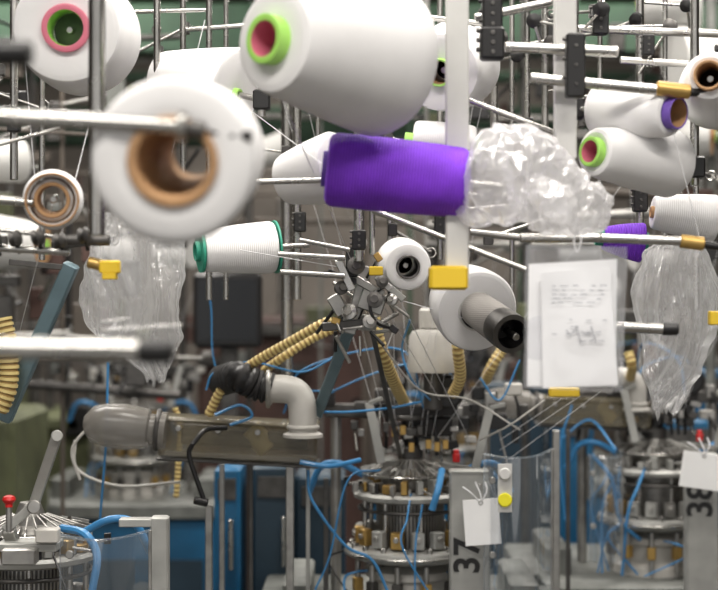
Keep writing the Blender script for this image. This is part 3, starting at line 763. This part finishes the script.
g.make('control_cabinet')

# lever arm + knob, bottom-left machine
g = B()
g.bar(loc(57, 436, 2.45), loc(32, 510, 2.5), px(10, 2.5), .012, 'alu'); g.cyl(loc(57, 436, 2.44), loc(57, 436, 2.47), px(6, 2.45), 'alu')
g.bar(loc(34, 505, 2.5), loc(5, 530, 2.5), px(9, 2.5), .012, 'alu'); g.cyl(loc(34, 507, 2.46), loc(34, 507, 2.52), px(7, 2.5), 'steel')
g.bar(loc(8, 528, 2.5), loc(20, 560, 2.55), px(12, 2.5), .02, 'steel')
g.box(loc(30, 545, 2.5), (px(60, 2.5), .06, px(8, 2.5)), 'alu'); g.box(loc(48, 535, 2.47), (px(22, 2.5), .03, px(14, 2.5)), 'pvc_grey')
g.box(loc(20, 556, 2.46), (px(34, 2.5), .03, px(16, 2.5)), 'steel')
g.make('feed_lever')
g = B(); g.lathe(loc(9, 507, 2.42), (0, 0, 1), [(.006, 0), (.006, .005), (.009, .008), (.011, .012), (.009, .017), (.004, .019)], 'red', 24); g.cyl(loc(9, 532, 2.42), loc(9, 506, 2.42), .005, 'steel'); g.make('stop_button')
# white canister behind
g = B(); g.lathe(loc(433, 372, 3.15), (0, 0, 1), [(.052, 0), (.054, .01), (.05, .075), (.044, .085), (.03, .09)], 'pvc_grey', 40)
g.cyl(loc(433, 330, 3.15), loc(433, 308, 3.15), .03, 'pvc_grey'); g.cyl(loc(433, 372, 3.15), loc(433, 410, 3.15), .02, 'steel_dark'); g.make('oil_canister')

# ------------------------------------------------------------------ background
def back_creel(x0, x1, y, seed, dens=1.0, nc=8):
    r = random.Random(seed); g = B(); x = x0
    while x < x1:
        g.cyl((x, y+r.uniform(-.1, .1), 0.0), (x, y, 3.5), r.uniform(.006, .016), r.choice(['steel', 'brown_paint', 'steel_dark', 'greypaint', 'green_dark']), seg=10)
        x += r.uniform(.14, .38)/dens
    for k in range(7):
        z = r.uniform(1.35, 2.7)
        g.cyl((x0, y+r.uniform(-.1, .1), z), (x1, y+r.uniform(-.1, .1), z+r.uniform(-.1, .1)), r.uniform(.006, .014), r.choice(['brown_paint', 'steel_dark', 'steel']), seg=10)
    for k in range(60):
        c = Vector((r.uniform(x0, x1), y+r.uniform(-.1, .1), r.uniform(1.3, 2.7)))
        g.box(c, (r.uniform(.02, .09), .04, r.uniform(.02, .12)), r.choice(['black', 'steel_dark', 'greypaint', 'maroon', 'brown_paint', 'olive']))
        g.cyl(c, c+Vector((r.uniform(-.2, .2), r.uniform(-.1, .1), r.uniform(-.1, .1))), .005, r.choice(['steel', 'black']), seg=8)
    for k in range(nc):
        c = Vector((r.uniform(x0, x1), y-r.uniform(.1, .2), r.uniform(1.5, 2.6)))
        ax = Vector((r.choice([-1, 1]), r.uniform(-.8, .8), r.uniform(-.1, .3))).normalized()
        ra = r.uniform(.04, .07); L = .16
        g.lathe(c, ax, [(.02, -.01), (.018, -.01), (.016, .0), (ra*.9, 0), (ra, .01), (ra*1.3, L-.01), (ra*1.2, L), (.03, L)], 'yarn_grey', 28,
                mseq=['ring_green', 'cardboard', 'cardboard', 'yarn_grey', 'yarn_grey', 'yarn_grey', 'yarn_grey'])
        g.cyl(c+ax*.05, (c.x+ax.x*.2, y, c.z), .006, 'chrome', seg=8)
    g.make('creel_rack')
back_creel(-1.5, -.5, 4.2, 21, nc=6); back_creel(.2, 1.6, 4.4, 22, nc=7); back_creel(-2.2, 2.2, 6.2, 23, nc=12)
g = B()
for z, y in [(2.66, 6.0), (2.45, 7.6)]:
    g.box((0, y, z), (10, .1, .2), 'green_dark'); g.box((0, y, z+.25), (10, .08, .05), 'green_dark')
for k in range(14):
    x = -4+k*.6; g.bar((x, 6.0, 2.62), (x+.3, 6.0, 3.5), .05, .04, 'green_dark')
g.make('ceiling_truss')
g = B()
r = random.Random(9)
for x, w, z, y, m in [(-1.9, .9, 1.35, 6.6, 'olive'), (-1.15, .5, 1.15, 5.9, 'olive'), (-1.35, .7, 1.25, 4.6, 'olive'), (-.35, .8, 1.5, 7.2, 'maroon'), (.5, .8, 1.3, 7.0, 'maroon'), (1.4, 1.0, 1.5, 6.8, 'brown_paint'), (2.3, .8, 1.6, 7.4, 'olive'), (-2.8, .8, 1.7, 7.5, 'brown_paint')]:
    g.box((x, y, z/2), (w, .5, z), m, bev=.02)
    for k in range(10):
        g.box((x+r.uniform(-w/2, w/2)*.9, y-.27, z-r.uniform(.0, .5)), (r.uniform(.05, .2), .06, r.uniform(.03, .15)), r.choice(['steel_dark', 'black', m, 'olive', 'greypaint']))
    for k in range(5):
        xx = x+r.uniform(-w/2, w/2); g.cyl((xx, y, z-.1), (xx, y, z+r.uniform(.2, .9)), .015, r.choice(['steel_dark', 'steel', 'black']))
g.make('textile_machinery')
g = B(); c = loc(228, 310, 4.4)
g.box(c, (.2, .05, .22), 'black', bev=.01); g.box(c-Vector((0, .026, 0)), (.17, .004, .18), 'screen'); g.box((c.x, c.y+.05, c.z/2), (.05, .04, c.z), 'steel_dark')
g.box((c.x, c.y+.05, .02), (.3, .3, .04), 'steel_dark'); g.make('control_monitor')

# ------------------------------------------------------------------ lamps
def lamp(x, y, z, L, W, power):
    g = B(); g.box((x, y, z+.06), (L+.06, W+.06, .06), 'white_paint'); g.cyl((x-L*.3, y, z+.09), (x-L*.3, y, 3.5), .006, 'steel'); g.cyl((x+L*.3, y, z+.09), (x+L*.3, y, 3.5), .006, 'steel')
    for k in (-1, 1): g.cyl((x-L/2, y+k*W*.25, z+.02), (x+L/2, y+k*W*.25, z+.02), .013, 'lamp_glow')
    o = g.make('unseen_fluorescent_lamp')
    ld = bpy.data.lights.new('lamp_light', 'AREA'); ld.shape = 'RECTANGLE'; ld.size = L; ld.size_y = W; ld.energy = power; ld.color = (1, .95, .885)
    lo = bpy.data.objects.new('lamp_light', ld); bpy.context.scene.collection.objects.link(lo)
    lo.parent = o; lo.location = Vector((x, y, z-.005))-o.location
for x, y, p in [(-.9, .7, 42), (.7, .7, 42), (.1, 2.3, 40), (-1.2, 3.6, 40), (1.2, 3.7, 40), (-1.4, 5.4, 40), (1.2, 5.4, 28), (0, 7.6, 44)]:  # rear lamps are added, out of view, to brighten the dark background
    lamp(x, y, 3.15, 1.3, .3, p)
w = bpy.data.worlds.new('World'); bpy.context.scene.world = w; w.use_nodes = True
w.node_tree.nodes['Background'].inputs[0].default_value = (1, .985, .96, 1)
w.node_tree.nodes['Background'].inputs[1].default_value = .78

# ------------------------------------------------------------------ camera
cd = bpy.data.cameras.new('camera'); cd.sensor_width = 36; cd.lens = 36*F/718; cd.clip_start = .05
cd.dof.use_dof = True; cd.dof.focus_distance = 2.6; cd.dof.aperture_fstop = 3.2
co = bpy.data.objects.new('camera', cd); co.location = (0, 0, CAMZ); co.rotation_euler = (radians(90), 0, 0)
bpy.context.scene.collection.objects.link(co); bpy.context.scene.camera = co
bpy.context.scene.view_settings.view_transform = 'Standard'
bpy.context.scene.view_settings.exposure = 0.06
